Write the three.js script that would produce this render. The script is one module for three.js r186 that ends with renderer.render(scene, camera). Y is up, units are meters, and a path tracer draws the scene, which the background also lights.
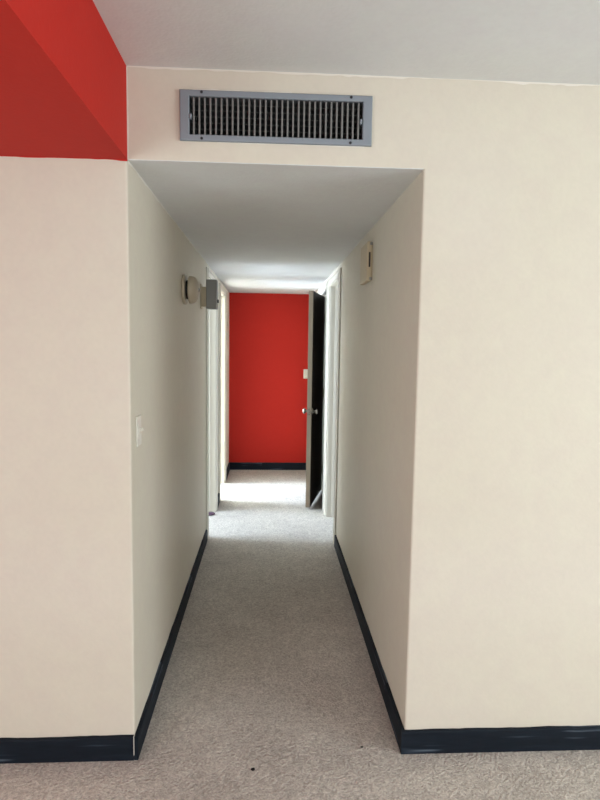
import * as THREE from 'three';
import { mergeGeometries } from 'three/addons/utils/BufferGeometryUtils.js';
import { RoundedBoxGeometry } from 'three/addons/geometries/RoundedBoxGeometry.js';
import { RectAreaLightUniformsLib } from 'three/addons/lights/RectAreaLightUniformsLib.js';

// ---------------------------------------------------------------- camera, daylight, exposure
const scene = new THREE.Scene();
const camera = new THREE.PerspectiveCamera(69.4, 600 / 800, 0.05, 60);
camera.position.set(0, 1.5305, 2.032);
camera.rotation.order = 'YXZ';
camera.rotation.set(-0.0947, -0.0542, 0.0152);

const renderer = new THREE.WebGLRenderer({ antialias: true });
renderer.toneMapping = THREE.LinearToneMapping;
renderer.toneMappingExposure = 1.05;
renderer.shadowMap.enabled = true;
renderer.shadowMap.type = THREE.PCFSoftShadowMap;

scene.background = new THREE.Color(0.55, 0.62, 0.72);       // overcast sky beyond the windows
RectAreaLightUniformsLib.init();
// daylight arriving through each window: as large as the glass, just inside it
function daylight(w, h, x, y, z, tx, ty, tz, color, intensity) {
  const l = new THREE.RectAreaLight(color, intensity, w, h);
  l.position.set(x, y, z); l.lookAt(tx, ty, tz); scene.add(l);
  return l;
}
const DAY = new THREE.Color(0.885, 0.965, 1.0), COOL = new THREE.Color(0.66, 0.81, 1.0);
daylight(2.8, 1.9, 1.5, 1.2, 5.93, 1.5, 1.2, 0, DAY, 3.9);              // living room, behind the camera to the right
daylight(2.4, 1.6, 4.13, 1.3, 2.4, 0, 1.3, 2.4, DAY, 8.3);            // living room, right side
daylight(2.2, 1.5, -2.53, 1.2, 2.9, 0, 1.2, 2.9, DAY, 5.9);           // living room, left side under the soffit
daylight(1.3, 1.3, -3.33, 1.45, -2.65, 0, 1.45, -2.65, COOL, 48);     // room left of the hall
daylight(1.2, 1.3, 3.33, 1.45, -1.9, 0, 1.45, -1.9, COOL, 18);        // room right of the hall
daylight(0.8, 0.95, -3.33, 1.65, -4.1, 0, 1.65, -4.1, COOL, 250);         // second room left of the hall

// ---------------------------------------------------------------- dimensions (metres; front wall face at z = 0, hall runs to -z)
const XL = -0.481, XR = 0.525, TH = 0.12, HALL = 2.14, CEIL = 2.44, ZR = -4.97;
const HEAD = 2.04;

// ---------------------------------------------------------------- helpers
let seed = 20240611;
const rnd = () => { seed = (seed * 1664525 + 1013904223) >>> 0; return seed / 4294967296; };
const hash = (x, y) => { let h = (x * 374761393 + y * 668265263) | 0; h = Math.imul(h ^ (h >>> 13), 1274126177); return ((h ^ (h >>> 16)) >>> 0) / 4294967296; };
function vnoise(x, y, per) {            // value noise that repeats every per cells
  const xi = Math.floor(x), yi = Math.floor(y), fx = x - xi, fy = y - yi;
  const u = fx * fx * (3 - 2 * fx), v = fy * fy * (3 - 2 * fy), m = (a) => ((a % per) + per) % per;
  const a = hash(m(xi), m(yi)), b = hash(m(xi + 1), m(yi)), c = hash(m(xi), m(yi + 1)), d = hash(m(xi + 1), m(yi + 1));
  return a + (b - a) * u + (c - a) * v + (a - b - c + d) * u * v;
}
function dataTex(n, fn, srgb, repeat = 1) {
  const d = new Uint8Array(n * n * 4);
  for (let y = 0; y < n; y++) for (let x = 0; x < n; x++) {
    const c = fn(x / n, y / n, x, y), i = (y * n + x) * 4;
    d[i] = Math.max(0, Math.min(255, c[0])); d[i + 1] = Math.max(0, Math.min(255, c[1])); d[i + 2] = Math.max(0, Math.min(255, c[2])); d[i + 3] = 255;
  }
  const t = new THREE.DataTexture(d, n, n);
  t.wrapS = t.wrapT = THREE.RepeatWrapping; t.magFilter = THREE.LinearFilter; t.minFilter = THREE.LinearMipmapLinearFilter; t.generateMipmaps = true;
  if (srgb) t.colorSpace = THREE.SRGBColorSpace;
  t.repeat.set(repeat, repeat); t.needsUpdate = true;
  return t;
}
const taken = {};
function numbered(name) { const k = taken[name] = (taken[name] ?? -1) + 1; return k ? name + '_' + String(k).padStart(3, '0') : name; }
function obj(name, geos, material, parent = scene) {
  const list = Array.isArray(geos) ? geos : [geos];
  const g = list.length > 1 ? mergeGeometries(list.map((q) => (q.index ? q.toNonIndexed() : q))) : list[0];
  const m = new THREE.Mesh(g, material); m.name = parent === scene ? numbered(name) : name;
  m.castShadow = m.receiveShadow = true; parent.add(m);
  return m;
}
function thing(name, label, category, pos = [0, 0, 0], turn = 0) {
  const o = new THREE.Group(); o.name = numbered(name); scene.add(o);
  o.position.set(...pos); o.rotation.y = turn; o.userData = { label, category };
  return o;
}
function struct(o, label) { o.userData.kind = 'structure'; o.userData.label = label; return o; }
function sgroup(name, label, pos = [0, 0, 0], turn = 0) {
  const o = new THREE.Group(); o.name = name; scene.add(o); o.position.set(...pos); o.rotation.y = turn;
  return struct(o, label);
}
const T = (g, x, y, z) => g.translate(x, y, z);
function box(x0, x1, y0, y1, z0, z1) {              // uv in metres
  const w = x1 - x0, h = y1 - y0, d = z1 - z0, g = new THREE.BoxGeometry(w, h, d);
  const uv = g.attributes.uv, p = g.attributes.position, n = g.attributes.normal;
  for (let i = 0; i < uv.count; i++) {
    const X = p.getX(i) + (x0 + x1) / 2, Y = p.getY(i) + (y0 + y1) / 2, Z = p.getZ(i) + (z0 + z1) / 2;
    if (Math.abs(n.getX(i)) > 0.5) uv.setXY(i, Z, Y); else if (Math.abs(n.getY(i)) > 0.5) uv.setXY(i, X, Z); else uv.setXY(i, X, Y);
  }
  return g.translate((x0 + x1) / 2, (y0 + y1) / 2, (z0 + z1) / 2);
}
function rbox(x0, x1, y0, y1, z0, z1, r = 0.003, s = 2) {
  return new RoundedBoxGeometry(x1 - x0, y1 - y0, z1 - z0, s, r).translate((x0 + x1) / 2, (y0 + y1) / 2, (z0 + z1) / 2);
}
function plan(pts, y0, y1) {                        // pts [x, z, cornerRadius]; upright prism over a plan
  const s = new THREE.Shape(), n = pts.length;
  pts.forEach(([x, z, r], i) => {
    const a = pts[(i + n - 1) % n], b = pts[(i + 1) % n];
    const P = new THREE.Vector2(x, -z);
    if (!r) { i ? s.lineTo(P.x, P.y) : s.moveTo(P.x, P.y); return; }
    const u = new THREE.Vector2(a[0], -a[1]).sub(P).setLength(r).add(P), v = new THREE.Vector2(b[0], -b[1]).sub(P).setLength(r).add(P);
    i ? s.lineTo(u.x, u.y) : s.moveTo(u.x, u.y);
    s.quadraticCurveTo(P.x, P.y, v.x, v.y);
  });
  return new THREE.ExtrudeGeometry(s, { depth: y1 - y0, bevelEnabled: false, curveSegments: 6 }).rotateX(-Math.PI / 2).translate(0, y0, 0);
}
// ragged strip of paint, a fraction of a millimetre thick, along +x from the edge y = 0 downwards (lo..hi wide)
function ragged(len, lo, hi, step = 0.012, s0 = 0, up = 0.001) {
  const s = new THREE.Shape(), n = Math.ceil(len / step);
  s.moveTo(0, up); s.lineTo(len, up);
  for (let i = n; i >= 0; i--) {
    const x = len * i / n, k = vnoise(x * 9 + s0, s0, 997) * 0.6 + vnoise(x * 38 + s0, s0 + 5, 997) * 0.4;
    s.lineTo(x, -(lo + (hi - lo) * Math.pow(k, 1.6)));
  }
  return new THREE.ExtrudeGeometry(s, { depth: 0.0008, bevelEnabled: false });
}

// ---------------------------------------------------------------- materials
const wallTint = dataTex(512, (u, v) => {
  const a = vnoise(u * 6, v * 6, 6), b = vnoise(u * 40, v * 40, 40), c = vnoise(u * 170, v * 170, 170);
  const k = 251 + (a - 0.5) * 3 + (b - 0.5) * 2 + (c - 0.5) * 3;
  return [k, k - 0.6 + (b - 0.5) * 2, k - 1 + (a - 0.5) * 3];
}, true, 0.5);
const wallBump = dataTex(512, (u, v) => {
  const k = 128 + (vnoise(u * 160, v * 160, 160) - 0.5) * 110 + (vnoise(u * 60, v * 60, 60) - 0.5) * 80 + (vnoise(u * 9, v * 9, 9) - 0.5) * 60;
  return [k, k, k];
}, false, 1);
const paint = (hex, rough = 0.62, bump = 0.0003, spec = 1) => new THREE.MeshPhysicalMaterial({ specularIntensity: spec, color: hex, roughness: rough, map: wallTint, bumpMap: wallBump, bumpScale: bump });
const M = {
  cream: paint('#d9d1c1'),
  ceiling: paint('#e0e1e0', 0.8, 0.0008),
  red: paint('#bf261b', 0.7, 0.0006, 0.5),
  whitePaint: new THREE.MeshStandardMaterial({ color: '#e3ddd2', roughness: 0.6 }),
  redPaint: new THREE.MeshStandardMaterial({ color: '#bf261b', roughness: 0.7 }),
  trim: new THREE.MeshStandardMaterial({ color: '#d1cabb', roughness: 0.45 }),
  plate: new THREE.MeshStandardMaterial({ color: '#dcd7cb', roughness: 0.35 }),
  ventFrame: new THREE.MeshStandardMaterial({ color: '#878e96', roughness: 0.5, metalness: 0.15 }),
  ventVane: new THREE.MeshStandardMaterial({ color: '#7e7d7a', roughness: 0.55, metalness: 0.15 }),
  duct: new THREE.MeshStandardMaterial({ color: '#6b6c6e', roughness: 0.6 }),
  screw: new THREE.MeshStandardMaterial({ color: '#3a3c40', roughness: 0.45, metalness: 0.6 }),
  doorDark: new THREE.MeshStandardMaterial({ color: '#2c2119', roughness: 0.55 }),
  doorEdge: new THREE.MeshStandardMaterial({ color: '#7d6e5a', roughness: 0.6 }),
  metal: new THREE.MeshStandardMaterial({ color: '#b9b4ac', roughness: 0.25, metalness: 1 }),
  box: new THREE.MeshStandardMaterial({ color: '#8f8d88', roughness: 0.6 }),
  black: new THREE.MeshStandardMaterial({ color: '#121212', roughness: 0.6 }),
  bell: new THREE.MeshStandardMaterial({ color: '#b9ab95', roughness: 0.45 }),
  chime: new THREE.MeshStandardMaterial({ color: '#c4b496', roughness: 0.5 }),
  frame: new THREE.MeshStandardMaterial({ color: '#e8e8e6', roughness: 0.4 }),
  glass: new THREE.MeshPhysicalMaterial({ color: '#ffffff', roughness: 0.02, transmission: 1, thickness: 0, ior: 1.5 }),
  lint: new THREE.MeshStandardMaterial({ color: '#15130f', roughness: 0.9 }),
  purple: new THREE.MeshStandardMaterial({ color: '#4a3347', roughness: 0.8 }),
};
// carpet: short twisted pile, colour and relief
const pile = (u, v) => {
  const w = vnoise(u * 40, v * 40, 40) * 0.9;
  return 0.42 * vnoise(u * 180 + w, v * 180 - w, 180) + 0.36 * vnoise(u * 360, v * 360, 360) + 0.22 * vnoise(u * 96, v * 96, 96);
};
const carpetMap = dataTex(1024, (u, v) => {
  const p = pile(u, v), m = vnoise(u * 7, v * 7, 7), q = vnoise(u * 22 + 3, v * 22, 22);
  const k = (p - 0.5) * 80 + (m - 0.5) * 10 + (q - 0.5) * 8;
  return [187 + k, 180 + k, 171 + k * 0.96];
}, true, 0.9);
const carpetBump = dataTex(1024, (u, v) => { const k = 255 * Math.min(1, Math.max(0, (pile(u, v) - 0.2) * 1.6)); return [k, k, k]; }, false, 0.9);
M.carpet = new THREE.MeshStandardMaterial({ map: carpetMap, bumpMap: carpetBump, bumpScale: 0.0035, roughness: 1 });
// navy-black skirting paint, brushed, with thin rubbed streaks
const skirtMap = dataTex(512, (u, v) => {
  const s = vnoise(u * 6, v * 90, 90), f = vnoise(u * 30, v * 240, 240), sp = vnoise(u * 9 + 7, v * 110, 110) * vnoise(u * 5 + 2, v * 9, 9);
  const w = Math.max(0, sp - 0.45) * 210, k = (s - 0.5) * 8 + (f - 0.5) * 6;
  return [15 + k + w, 24 + k + w, 34 + k + w];
}, true, 1);
M.skirt = new THREE.MeshPhysicalMaterial({ specularIntensity: 0.45, map: skirtMap, roughness: 0.7 });

// ---------------------------------------------------------------- shell: floor, ceilings
struct(obj('floor', box(-3.6, 4.4, -0.1, 0, -5.3, 6.3), M.carpet), 'beige cut-pile carpet running from the room into the hall');
const ceiling = struct(obj('ceiling', box(-3.6, 4.4, CEIL, CEIL + 0.15, -5.3, 6.3), M.ceiling), 'flat pale grey ceiling above the room');
struct(obj('ceiling_hall', [box(XL, XR, HALL, HALL + 0.0025, -TH, -0.0004), box(XL, XR, HALL, HALL + 0.02, -1.9, -TH), box(XL, XR, HALL, CEIL, -5.09, -1.9)], M.ceiling), 'low dropped ceiling over the hallway');

// ---------------------------------------------------------------- walls
const R = 0.009;
struct(obj('wall_left', plan([[-2.6, 0], [XL, 0, R], [XL, -2.45], [XL - TH, -2.45], [XL - TH, -TH], [-2.6, -TH]], 0, CEIL), M.cream), 'cream wall left of the hall opening, turning into the hall');
struct(obj('wall_right', plan([[4.2, -TH], [XR + TH, -TH], [XR + TH, -2.31], [XR, -2.31], [XR, 0, R], [4.2, 0]], 0, CEIL), M.cream), 'cream wall right of the hall opening, turning into the hall');
// header over the opening, with the hole for the vent
const VX0 = -0.306, VX1 = 0.340, VY0 = 2.207, VY1 = 2.370;
{
  const s = new THREE.Shape(); s.moveTo(XL - 0.012, HALL + 0.0025); s.lineTo(XR + 0.012, HALL + 0.0025); s.lineTo(XR + 0.012, CEIL); s.lineTo(XL - 0.012, CEIL); s.closePath();
  const h = new THREE.Path(); h.moveTo(VX0 + 0.03, VY0 + 0.016); h.lineTo(VX0 + 0.03, VY1 - 0.016); h.lineTo(VX1 - 0.026, VY1 - 0.016); h.lineTo(VX1 - 0.026, VY0 + 0.016); h.closePath();
  s.holes.push(h);
  struct(obj('wall_header', new THREE.ExtrudeGeometry(s, { depth: TH + 0.0004, bevelEnabled: false }).translate(0, 0, -TH), M.cream), 'cream strip of wall over the hall opening, around the vent');
}
// hall walls beyond the first doorways
struct(obj('wall_hall_left', [box(XL - TH, XL, 0, CEIL, -3.56, -3.188), box(XL - TH, XL, 0, CEIL, ZR, -4.268),
  box(XL - TH, XL, HEAD + 0.02, CEIL, -3.188, -2.45), box(XL - TH, XL, HEAD + 0.02, CEIL, -4.268, -3.56)], M.cream), 'cream hall wall between and past the left doorways');
struct(obj('wall_hall_right', [box(XR, XR + TH, 0, CEIL, -3.2, -3.028), box(XR, XR + TH, 0, CEIL, ZR, -3.96),
  box(XR, XR + TH, HEAD + 0.02, CEIL, -3.028, -2.31), box(XR, XR + TH, HEAD + 0.02, CEIL, -3.96, -3.2)], M.cream), 'cream hall wall between and past the right doorways');
struct(obj('wall_end', box(XL - TH, XR + TH, 0, CEIL, ZR - TH, ZR), M.red), 'bright red painted wall closing the far end of the hall');
// red soffit along the left of the room
const soffit = struct(obj('wall_soffit', box(-2.6, XL, HALL, CEIL, 0, 6), M.red), 'red painted boxed soffit hanging below the ceiling on the left');
{ // brushed paint edges
  const e = obj('paint_edge', ragged(2.1, 0.0, 0.007, 0.012, 3).translate(XL - 2.1, HALL, 0.0002), M.redPaint, soffit);
  e.userData.label = 'uneven red brush line';
  obj('paint_edge', ragged(1.006 + 1.4, 0.001, 0.011, 0.012, 11).translate(XL, CEIL, 0.0008), M.whitePaint, ceiling);
  obj('paint_edge', ragged(0.3, 0.002, 0.008, 0.01, 17).rotateZ(Math.PI / 2).translate(XL, HALL, 0.0008), M.whitePaint, soffit);
  obj('paint_edge', ragged(1.9, 0.002, 0.014, 0.012, 29).rotateY(Math.PI / 2).translate(XL + 0.0003, HALL, -0.01), M.whitePaint, scene.getObjectByName('ceiling_hall'));
}
// the rest of the room behind the camera and the rooms beside the hall
function wallWithHole(axis, c0, c1, u0, u1, hu0, hu1, hy0, hy1) {      // axis 'x': plane of constant x
  const b = (a, d, y0, y1) => (axis === 'x' ? box(c0, c1, y0, y1, a, d) : box(a, d, y0, y1, c0, c1));
  return [b(u0, hu0, 0, CEIL), b(hu1, u1, 0, CEIL), b(hu0, hu1, 0, hy0), b(hu0, hu1, hy1, CEIL)];
}
struct(obj('wall_back', wallWithHole('z', 6, 6.12, -2.72, 4.32, 0.05, 2.95, 0.2, 2.2), M.cream), 'cream wall behind the camera with a wide window');
struct(obj('wall_room_left', wallWithHole('x', -2.72, -2.6, -TH, 6, 1.75, 4.05, 0.4, 2.0), M.cream), 'cream side wall of the room on the left with a window');
struct(obj('wall_room_right', wallWithHole('x', 4.2, 4.32, -TH, 6, 1.15, 3.65, 0.45, 2.15), M.cream), 'cream side wall of the room on the right with a window');
struct(obj('wall_outer_left', [...wallWithHole('x', -3.52, -3.4, -3.4, -0.0, -3.35, -1.95, 0.75, 2.15), ...wallWithHole('x', -3.52, -3.4, -5.09, -3.4, -4.55, -3.65, 1.1, 2.2), box(-3.52, -2.72, 0, CEIL, -TH, 0)], M.cream), 'outer wall of the side rooms left of the hall');
struct(obj('wall_outer_right', [...wallWithHole('x', 3.4, 3.52, -5.09, -0.0, -2.55, -1.25, 0.75, 2.15), box(3.4, 3.52, 0, CEIL, -TH, 0)], M.cream), 'outer wall of the side room right of the hall');
struct(obj('wall_partition', [box(-3.4, XL - TH, 0, CEIL, -3.46, -3.36), box(-3.4, XL - TH, 0, CEIL, ZR - TH, ZR), box(XR + TH, 3.4, 0, CEIL, -3.15, -3.06), box(1.35, 1.45, 0, CEIL, ZR, -3.15), box(XR + TH, 3.4, 0, CEIL, ZR - TH, ZR)], M.cream), 'partitions between the side rooms and around the closet');

// ---------------------------------------------------------------- windows
function windowUnit(n, axis, c, u0, u1, y0, y1, mull, label) {
  const g = sgroup('window_' + n, label);
  const b = (a, d, p, q, t = 0.025) => (axis === 'x' ? box(c - t, c + t, p, q, a, d) : box(a, d, p, q, c - t, c + t));
  const f = 0.05;
  obj('window_frame', [b(u0, u1, y0, y0 + f), b(u0, u1, y1 - f, y1), b(u0, u0 + f, y0 + f, y1 - f), b(u1 - f, u1, y0 + f, y1 - f)], M.frame, g);
  for (let i = 1; i < mull; i++) { const m = u0 + (u1 - u0) * i / mull; obj('mullion', b(m - 0.02, m + 0.02, y0 + f, y1 - f), M.frame, g); }
  for (let i = 0; i < mull; i++) obj('pane', b(u0 + (u1 - u0) * i / mull + f * 0.8, u0 + (u1 - u0) * (i + 1) / mull - f * 0.8, y0 + f, y1 - f, 0.002), M.glass, g);
  return g;
}
windowUnit(1, 'z', 6.06, 0.05, 2.95, 0.2, 2.2, 3, 'wide white framed window behind the camera');
windowUnit(5, 'x', 4.26, 1.15, 3.65, 0.45, 2.15, 2, 'white framed window on the right side of the room');
windowUnit(6, 'x', -2.66, 1.75, 4.05, 0.4, 2.0, 2, 'white framed window on the left side of the room under the soffit');
windowUnit(2, 'x', -3.46, -3.35, -1.95, 0.75, 2.15, 2, 'white framed window of the near room left of the hall');
windowUnit(3, 'x', 3.46, -2.55, -1.25, 0.75, 2.15, 2, 'white framed window of the room right of the hall');
windowUnit(4, 'x', -3.46, -4.55, -3.65, 1.1, 2.2, 2, 'white framed window of the far room left of the hall');

// ---------------------------------------------------------------- door frames
// s: -1 left wall, +1 right wall; wall opening z1 (near) .. z0 (far)
function doorFrame(n, s, z1, z0, label, casNear = 0.058, casFar = 0.058) {
  const g = sgroup('trim_' + n, label), X = s < 0 ? XL : XR, J = 0.018;
  const bx = (a, d, y0, y1, za, zb, r = 0.003) => rbox(Math.min(X + s * a, X + s * d), Math.max(X + s * a, X + s * d), y0, y1, za, zb, r);
  obj('jamb', bx(-0.003, TH + 0.003, 0, HEAD, z1 - J, z1), M.trim, g);
  obj('jamb', bx(-0.003, TH + 0.003, 0, HEAD, z0, z0 + J), M.trim, g);
  obj('head_jamb', bx(-0.003, TH + 0.003, HEAD, HEAD + 0.02, z0, z1), M.trim, g);
  obj('door_stop', bx(0.045, 0.08, 0, HEAD, z0 + J, z0 + J + 0.012), M.trim, g);
  obj('door_stop', bx(0.045, 0.08, 0, HEAD, z1 - J - 0.012, z1 - J), M.trim, g);
  obj('door_stop', bx(0.045, 0.08, HEAD - 0.012, HEAD, z0 + J, z1 - J), M.trim, g);
  const cas = (y0, y1, za, zb) => mergeGeometries([bx(-0.013, 0, y0, y1, za, zb, 0.004), bx(-0.018, -0.004, y0, y1, za + (zb - za) * 0.0, za + (zb - za) * 0.3, 0.004)]);
  const top = HEAD + 0.064;
  if (casNear) obj('casing', cas(0, top, z1 - 0.004, z1 + casNear), M.trim, g);
  if (casFar) obj('casing', cas(0, top, z0 - casFar, z0 + 0.004), M.trim, g);
  obj('head_casing', mergeGeometries([bx(-0.013, 0, HEAD + 0.006, top, z0 + 0.004, z1 - 0.004, 0.004), bx(-0.018, -0.004, top - 0.018, top, z0 + 0.004, z1 - 0.004, 0.004)]), M.trim, g);
  return g;
}
doorFrame(1, -1, -2.45, -3.188, 'cream door frame of the near doorway on the left of the hall');
doorFrame(2, -1, -3.56, -4.268, 'cream door frame of the far doorway on the left of the hall');
doorFrame(3, 1, -2.31, -3.028, 'cream door frame of the near doorway on the right of the hall');
doorFrame(4, 1, -3.2, -3.96, 'cream closet door frame behind the dark ajar door', 0.05);

// ---------------------------------------------------------------- skirting
function skirting(name, x0, z0, x1, z1, label, key) {   // the outward normal is (end - start) x up
  const a = new THREE.Vector3(x1, 0, z1), d = new THREE.Vector3(x0, 0, z0).sub(a), L = d.length(); d.normalize();
  const up = new THREE.Vector3(0, 1, 0), n = new THREE.Vector3().crossVectors(up, d);
  const h = 0.09, t = 0.014, s = new THREE.Shape();
  s.moveTo(0, 0); s.lineTo(t, 0); s.lineTo(t, h - 0.009); s.quadraticCurveTo(t, h, t - 0.008, h); s.lineTo(0, h); s.closePath();
  const g = new THREE.ExtrudeGeometry(s, { depth: L, steps: Math.max(1, Math.round(L / 0.025)), bevelEnabled: false, curveSegments: 4 });
  const p = g.attributes.position, uv = g.attributes.uv;
  for (let i = 0; i < p.count; i++) {
    const X = p.getX(i), Y = p.getY(i), Z = p.getZ(i);
    uv.setXY(i, Z + key, Y + X);
    if (Y > h - 0.012) p.setY(i, Y + (vnoise(Z * 14 + key, key, 997) - 0.5) * 0.005 + (vnoise(Z * 45 + key, key, 997) - 0.5) * 0.002);
    if (X > t - 0.01 && Y > 0.001) p.setX(i, X + (vnoise(Z * 6 + key, key + 9, 997) - 0.5) * 0.0004);
  }
  g.computeVertexNormals();
  g.applyMatrix4(new THREE.Matrix4().makeBasis(n, up, d).setPosition(a));
  return struct(obj(name, g, M.skirt), label);
}
const sl = skirting('baseboard_left', -2.6, 0, XL - 0.001, 0, 'navy black baseboard left of the hall opening, with rubbed white streaks', 1.3);
skirting('baseboard_hall_left', XL, 0.012, XL, -2.39, 'navy black baseboard along the left hall wall', 4.1);
skirting('baseboard_hall_right', XR, -2.252, XR, 0.0, 'navy black baseboard along the right hall wall', 7.7);
skirting('baseboard_right', XR - 0.014, 0, 4.2, 0, 'navy black baseboard right of the hall opening', 9.2);
skirting('baseboard_end', XL, ZR, XR, ZR, 'black baseboard under the red end wall', 12.4);
skirting('baseboard_between', XL, -3.246, XL, -3.502, 'short black baseboard between the two left doorways', 15.5);
skirting('baseboard_far_left', XL, -4.326, XL, ZR + 0.014, 'short black baseboard past the far left doorway', 18.8);
skirting('baseboard_far_right', XR, ZR + 0.014, XR, -4.018, 'black baseboard on the right behind the ajar door', 21.9);
{ const c = obj('caulk', rbox(XL - 0.0018, XL + 0.0004, 0.02, 0.094, 0.0, 0.0148, 0.001), M.whitePaint, sl); c.userData.label = 'white paint line at the corner'; }

// ---------------------------------------------------------------- air vent
{
  const cx = (VX0 + VX1) / 2, cy = (VY0 + VY1) / 2, W = VX1 - VX0, H = VY1 - VY0;
  const v = thing('air_vent', 'grey metal wall register with upright vanes above the hall opening', 'vent', [cx, cy, 0.0006]);
  v.rotation.z = 0.003;
  const iw = 0.582 / 2, ih = 0.122 / 2;
  const s = new THREE.Shape(); s.moveTo(-W / 2, -H / 2); s.lineTo(W / 2, -H / 2); s.lineTo(W / 2, H / 2); s.lineTo(-W / 2, H / 2); s.closePath();
  const h = new THREE.Path(); h.moveTo(-iw, -ih); h.lineTo(-iw, ih); h.lineTo(iw, ih); h.lineTo(iw, -ih); h.closePath(); s.holes.push(h);
  obj('frame', new THREE.ExtrudeGeometry(s, { depth: 0.006, bevelEnabled: true, bevelThickness: 0.004, bevelSize: 0.004, bevelOffset: -0.004, bevelSegments: 3 }).translate(0, 0, 0.002), M.ventFrame, v);
  obj('duct_box', [box(-iw - 0.004, iw + 0.004, -ih - 0.004, ih + 0.004, -1.7, -1.695), box(-iw - 0.004, -iw - 0.001, -ih, ih, -1.695, 0), box(iw + 0.001, iw + 0.004, -ih, ih, -1.695, 0),
    box(-iw, iw, -ih - 0.004, -ih - 0.001, -1.695, 0), box(-iw, iw, ih + 0.001, ih + 0.004, -1.695, 0)], M.duct, v);
  const N = 31, vg = rbox(-0.0028, 0.0028, -ih + 0.001, ih - 0.001, -0.012, 0.004, 0.001, 1);
  for (let i = 0; i < N; i++) {
    const m = obj('vane', vg, M.ventVane, v); m.position.x = -iw + (i + 0.75) / (N + 0.5) * 2 * iw; m.rotation.y = (rnd() - 0.5) * 0.12;
  }
  const hg = rbox(-iw + 0.001, iw - 0.001, -0.0008, 0.0008, -0.009, 0.009, 0.0004, 1);
  for (let i = 0; i < 6; i++) { const m = obj('rear_vane', hg, M.ventVane, v); m.position.set(0, -ih + (i + 0.5) / 6 * 2 * ih, -0.03); m.rotation.x = 0.35; }
  const sg = new THREE.CylinderGeometry(0.0045, 0.005, 0.003, 14).rotateX(Math.PI / 2);
  for (const [x, y] of [[-0.25, 0.074], [0.25, 0.074], [-0.25, -0.074], [0.25, -0.074]]) {
    const m = obj('screw', sg, M.screw, v); m.position.set(x, y, 0.0125);
    obj('slot', rbox(-0.0035, 0.0035, -0.0006, 0.0006, 0.0008, 0.002, 0.0003, 1), M.black, m);
  }
  for (const x of [-iw + 0.004, iw - 0.006]) obj('lever', rbox(x - 0.0035, x + 0.0035, -0.012, 0.004, 0.0, 0.014, 0.002), M.ventFrame, v);
  const e = obj('paint_smear', [ragged(0.33, 0.001, 0.012, 0.008, 41).rotateZ(Math.PI).translate(0.05, H / 2 + 0.0005, 0.0012), ragged(0.5, 0.0, 0.004, 0.01, 47).translate(-0.2, -H / 2 - 0.0005, 0.0002)], M.whitePaint, v);
  e.userData.label = 'ragged white paint along the rim';
}

// ---------------------------------------------------------------- dark closet door, ajar into the hall
{
  const W = 0.718, t = 0.04, y0 = 0.02, y1 = 2.022;
  const d = sgroup('door_1', 'dark brown closet door standing ajar in front of the red wall', [XR, 0, -3.94], -0.242);
  obj('door_leaf', rbox(0, t, y0, y1, 0.002, W - 0.004, 0.002), M.doorDark, d);
  const e = obj('edge_band', rbox(-0.0005, t + 0.0005, y0, y1, W - 0.004, W, 0.0012), M.doorEdge, d); e.userData.label = 'taupe latch edge';
  const prof = [[0, 0.052], [0.012, 0.051], [0.022, 0.046], [0.0265, 0.038], [0.024, 0.029], [0.015, 0.022], [0.0105, 0.015], [0.0115, 0.008], [0.026, 0.005], [0.029, 0.0]].map(([r, y]) => new THREE.Vector2(r, y)).reverse();
  const kg = new THREE.LatheGeometry(prof, 24).rotateZ(-Math.PI / 2);
  for (const k of [0, 1]) {
    const m = obj('knob', kg, M.metal, d); m.position.set(k ? t : 0, 0.92, W - 0.06); if (!k) m.rotation.y = Math.PI;
  }
  obj('latch_plate', [rbox(0.008, t - 0.008, 0.89, 0.95, W - 0.001, W + 0.0012, 0.0005), rbox(0.013, t - 0.013, 0.912, 0.928, W, W + 0.01, 0.002)], M.metal, d);
  for (const y of [0.25, 1.05, 1.8]) obj('hinge', new THREE.CylinderGeometry(0.006, 0.006, 0.085, 12).translate(-0.005, y, 0.0), M.metal, d);
}

// ---------------------------------------------------------------- switches
function switchPlate(label, pos, turn, state) {
  const g = thing('light_switch', label, 'switch', pos, turn);
  g.userData.group = 'light switches';
  obj('plate', rbox(-0.035, 0.035, -0.056, 0.056, 0, 0.006, 0.003, 3), M.plate, g);
  obj('toggle_surround', rbox(-0.008, 0.008, -0.014, 0.014, 0.004, 0.0075, 0.001), M.plate, g);
  const t = obj('toggle', rbox(-0.0045, 0.0045, -0.006, 0.006, 0.0, 0.016, 0.0018), M.plate, g); t.position.set(0, 0, 0.005); t.rotation.x = state * 0.45;
  for (const y of [-0.03, 0.03]) { const s = obj('screw', new THREE.CylinderGeometry(0.003, 0.0033, 0.0016, 12).rotateX(Math.PI / 2), M.plate, g); s.position.set(0, y, 0.0066); }
  return g;
}
switchPlate('white toggle light switch on the left hall wall near the opening', [XL, 1.207, -0.106], Math.PI / 2, -1);
switchPlate('white light switch on the red end wall, half hidden by the dark door', [0.452, 1.183, ZR], 0, 1);

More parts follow.
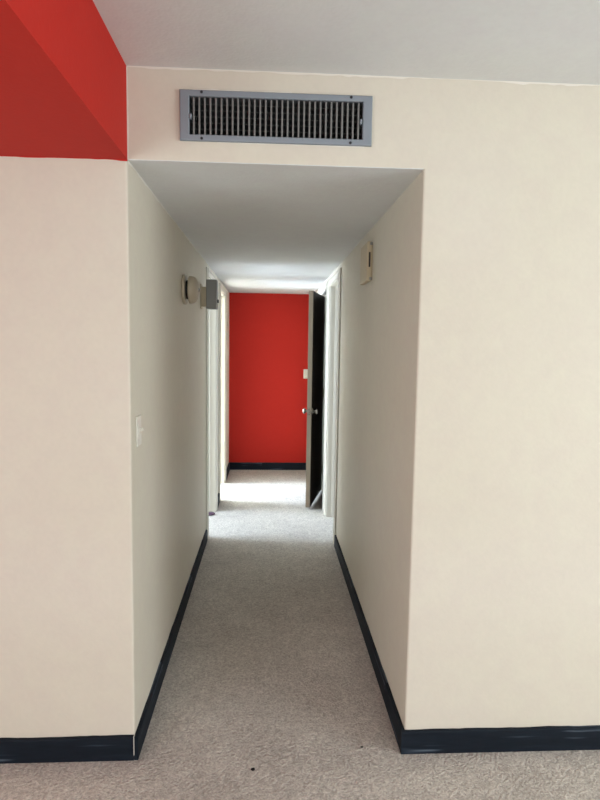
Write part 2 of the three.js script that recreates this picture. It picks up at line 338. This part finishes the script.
// ---------------------------------------------------------------- round bell, grey box and chime high on the hall walls
{
  const b = thing('alarm_bell', 'round cream alarm bell high on the left hall wall', 'bell', [XL, 1.828, -1.26]);
  const lathe = (pts) => new THREE.LatheGeometry(pts.map(([r, h]) => new THREE.Vector2(r, h)), 40).rotateZ(-Math.PI / 2);
  obj('back_plate', lathe([[0.0001, 0], [0.08, 0], [0.082, 0.003], [0.082, 0.013], [0.079, 0.017], [0.0001, 0.017]]), M.bell, b);
  obj('neck', lathe([[0.052, 0.017], [0.052, 0.034]]), M.black, b);
  obj('gong', lathe([[0.0001, 0.032], [0.072, 0.032], [0.076, 0.034], [0.076, 0.044], [0.074, 0.056], [0.067, 0.068], [0.052, 0.077], [0.03, 0.082], [0.0001, 0.084]]), M.bell, b);
  obj('bolt', lathe([[0.0001, 0.09], [0.007, 0.09], [0.009, 0.088], [0.009, 0.082]]), M.metal, b);
}
{
  const b = thing('wall_box', 'plain grey box on a tan bracket on the left hall wall beside the doorway', 'box', [XL, 1.774, -2.1]);
  obj('housing', rbox(0.04, 0.113, 0, 0.2, -0.05, 0.05, 0.004, 3), M.box, b);
  const k0 = obj('bracket', [rbox(0, 0.006, 0.0, 0.17, -0.045, 0.045, 0.002), rbox(0.004, 0.042, 0.015, 0.15, -0.03, 0.03, 0.003)], M.chime, b); k0.userData.label = 'tan wall bracket';
  const k = obj('button', new THREE.CylinderGeometry(0.012, 0.012, 0.012, 18).rotateZ(Math.PI / 2), M.black, b); k.position.set(0.117, 0.055, 0);
}
{
  const c = thing('door_chime', 'slim cream chime box high on the right hall wall', 'chime', [XR, 1.865, -1.06]);
  obj('cover', rbox(-0.03, -0.004, 0, 0.2, -0.12, 0.1, 0.006, 3), M.chime, c);
  obj('base_plate', rbox(-0.006, 0, 0.006, 0.194, -0.115, 0.096, 0.002), M.chime, c);
  obj('sound_slot', rbox(-0.021, -0.012, 0.07, 0.145, 0.098, 0.1012, 0.0005), M.black, c);
  for (const y of [0.012, 0.188]) { const s = obj('clip', rbox(-0.016, -0.002, y - 0.007, y + 0.007, 0.097, 0.104, 0.002), M.box, c); s.userData.label = 'small dull clip'; }
}

// ---------------------------------------------------------------- bits on the carpet
function scrap(name, label, category, x, z, r, mat, flat = 0.4) {
  const g = new THREE.IcosahedronGeometry(r, 2), p = g.attributes.position;
  for (let i = 0; i < p.count; i++) {
    const X = p.getX(i), Y = p.getY(i), Z = p.getZ(i), k = 0.65 + 0.8 * vnoise((X / r + 2) * 1.7 + r * 900, (Z / r + Y / r + 4) * 1.7, 997);
    p.setXYZ(i, X * k * 1.15, Y * k * flat, Z * k);
  }
  g.computeVertexNormals(); g.computeBoundingBox();
  const m = obj(name, g.translate(0, -g.boundingBox.min.y, 0), mat); m.position.set(x, -0.0005, z);
  m.userData = { label, category };
  return m;
}
scrap('lint_speck', 'tiny black speck on the carpet in front of the hall', 'speck', -0.044, 0.075, 0.006, M.lint);
scrap('lint_speck', 'tiny dark speck on the carpet beside the right baseboard corner', 'speck', 0.37, -0.03, 0.004, M.lint);
scrap('fabric_scrap', 'small dark purple scrap at the foot of the left door frame', 'scrap', -0.512, -3.07, 0.03, M.purple, 0.35);

renderer.render(scene, camera);
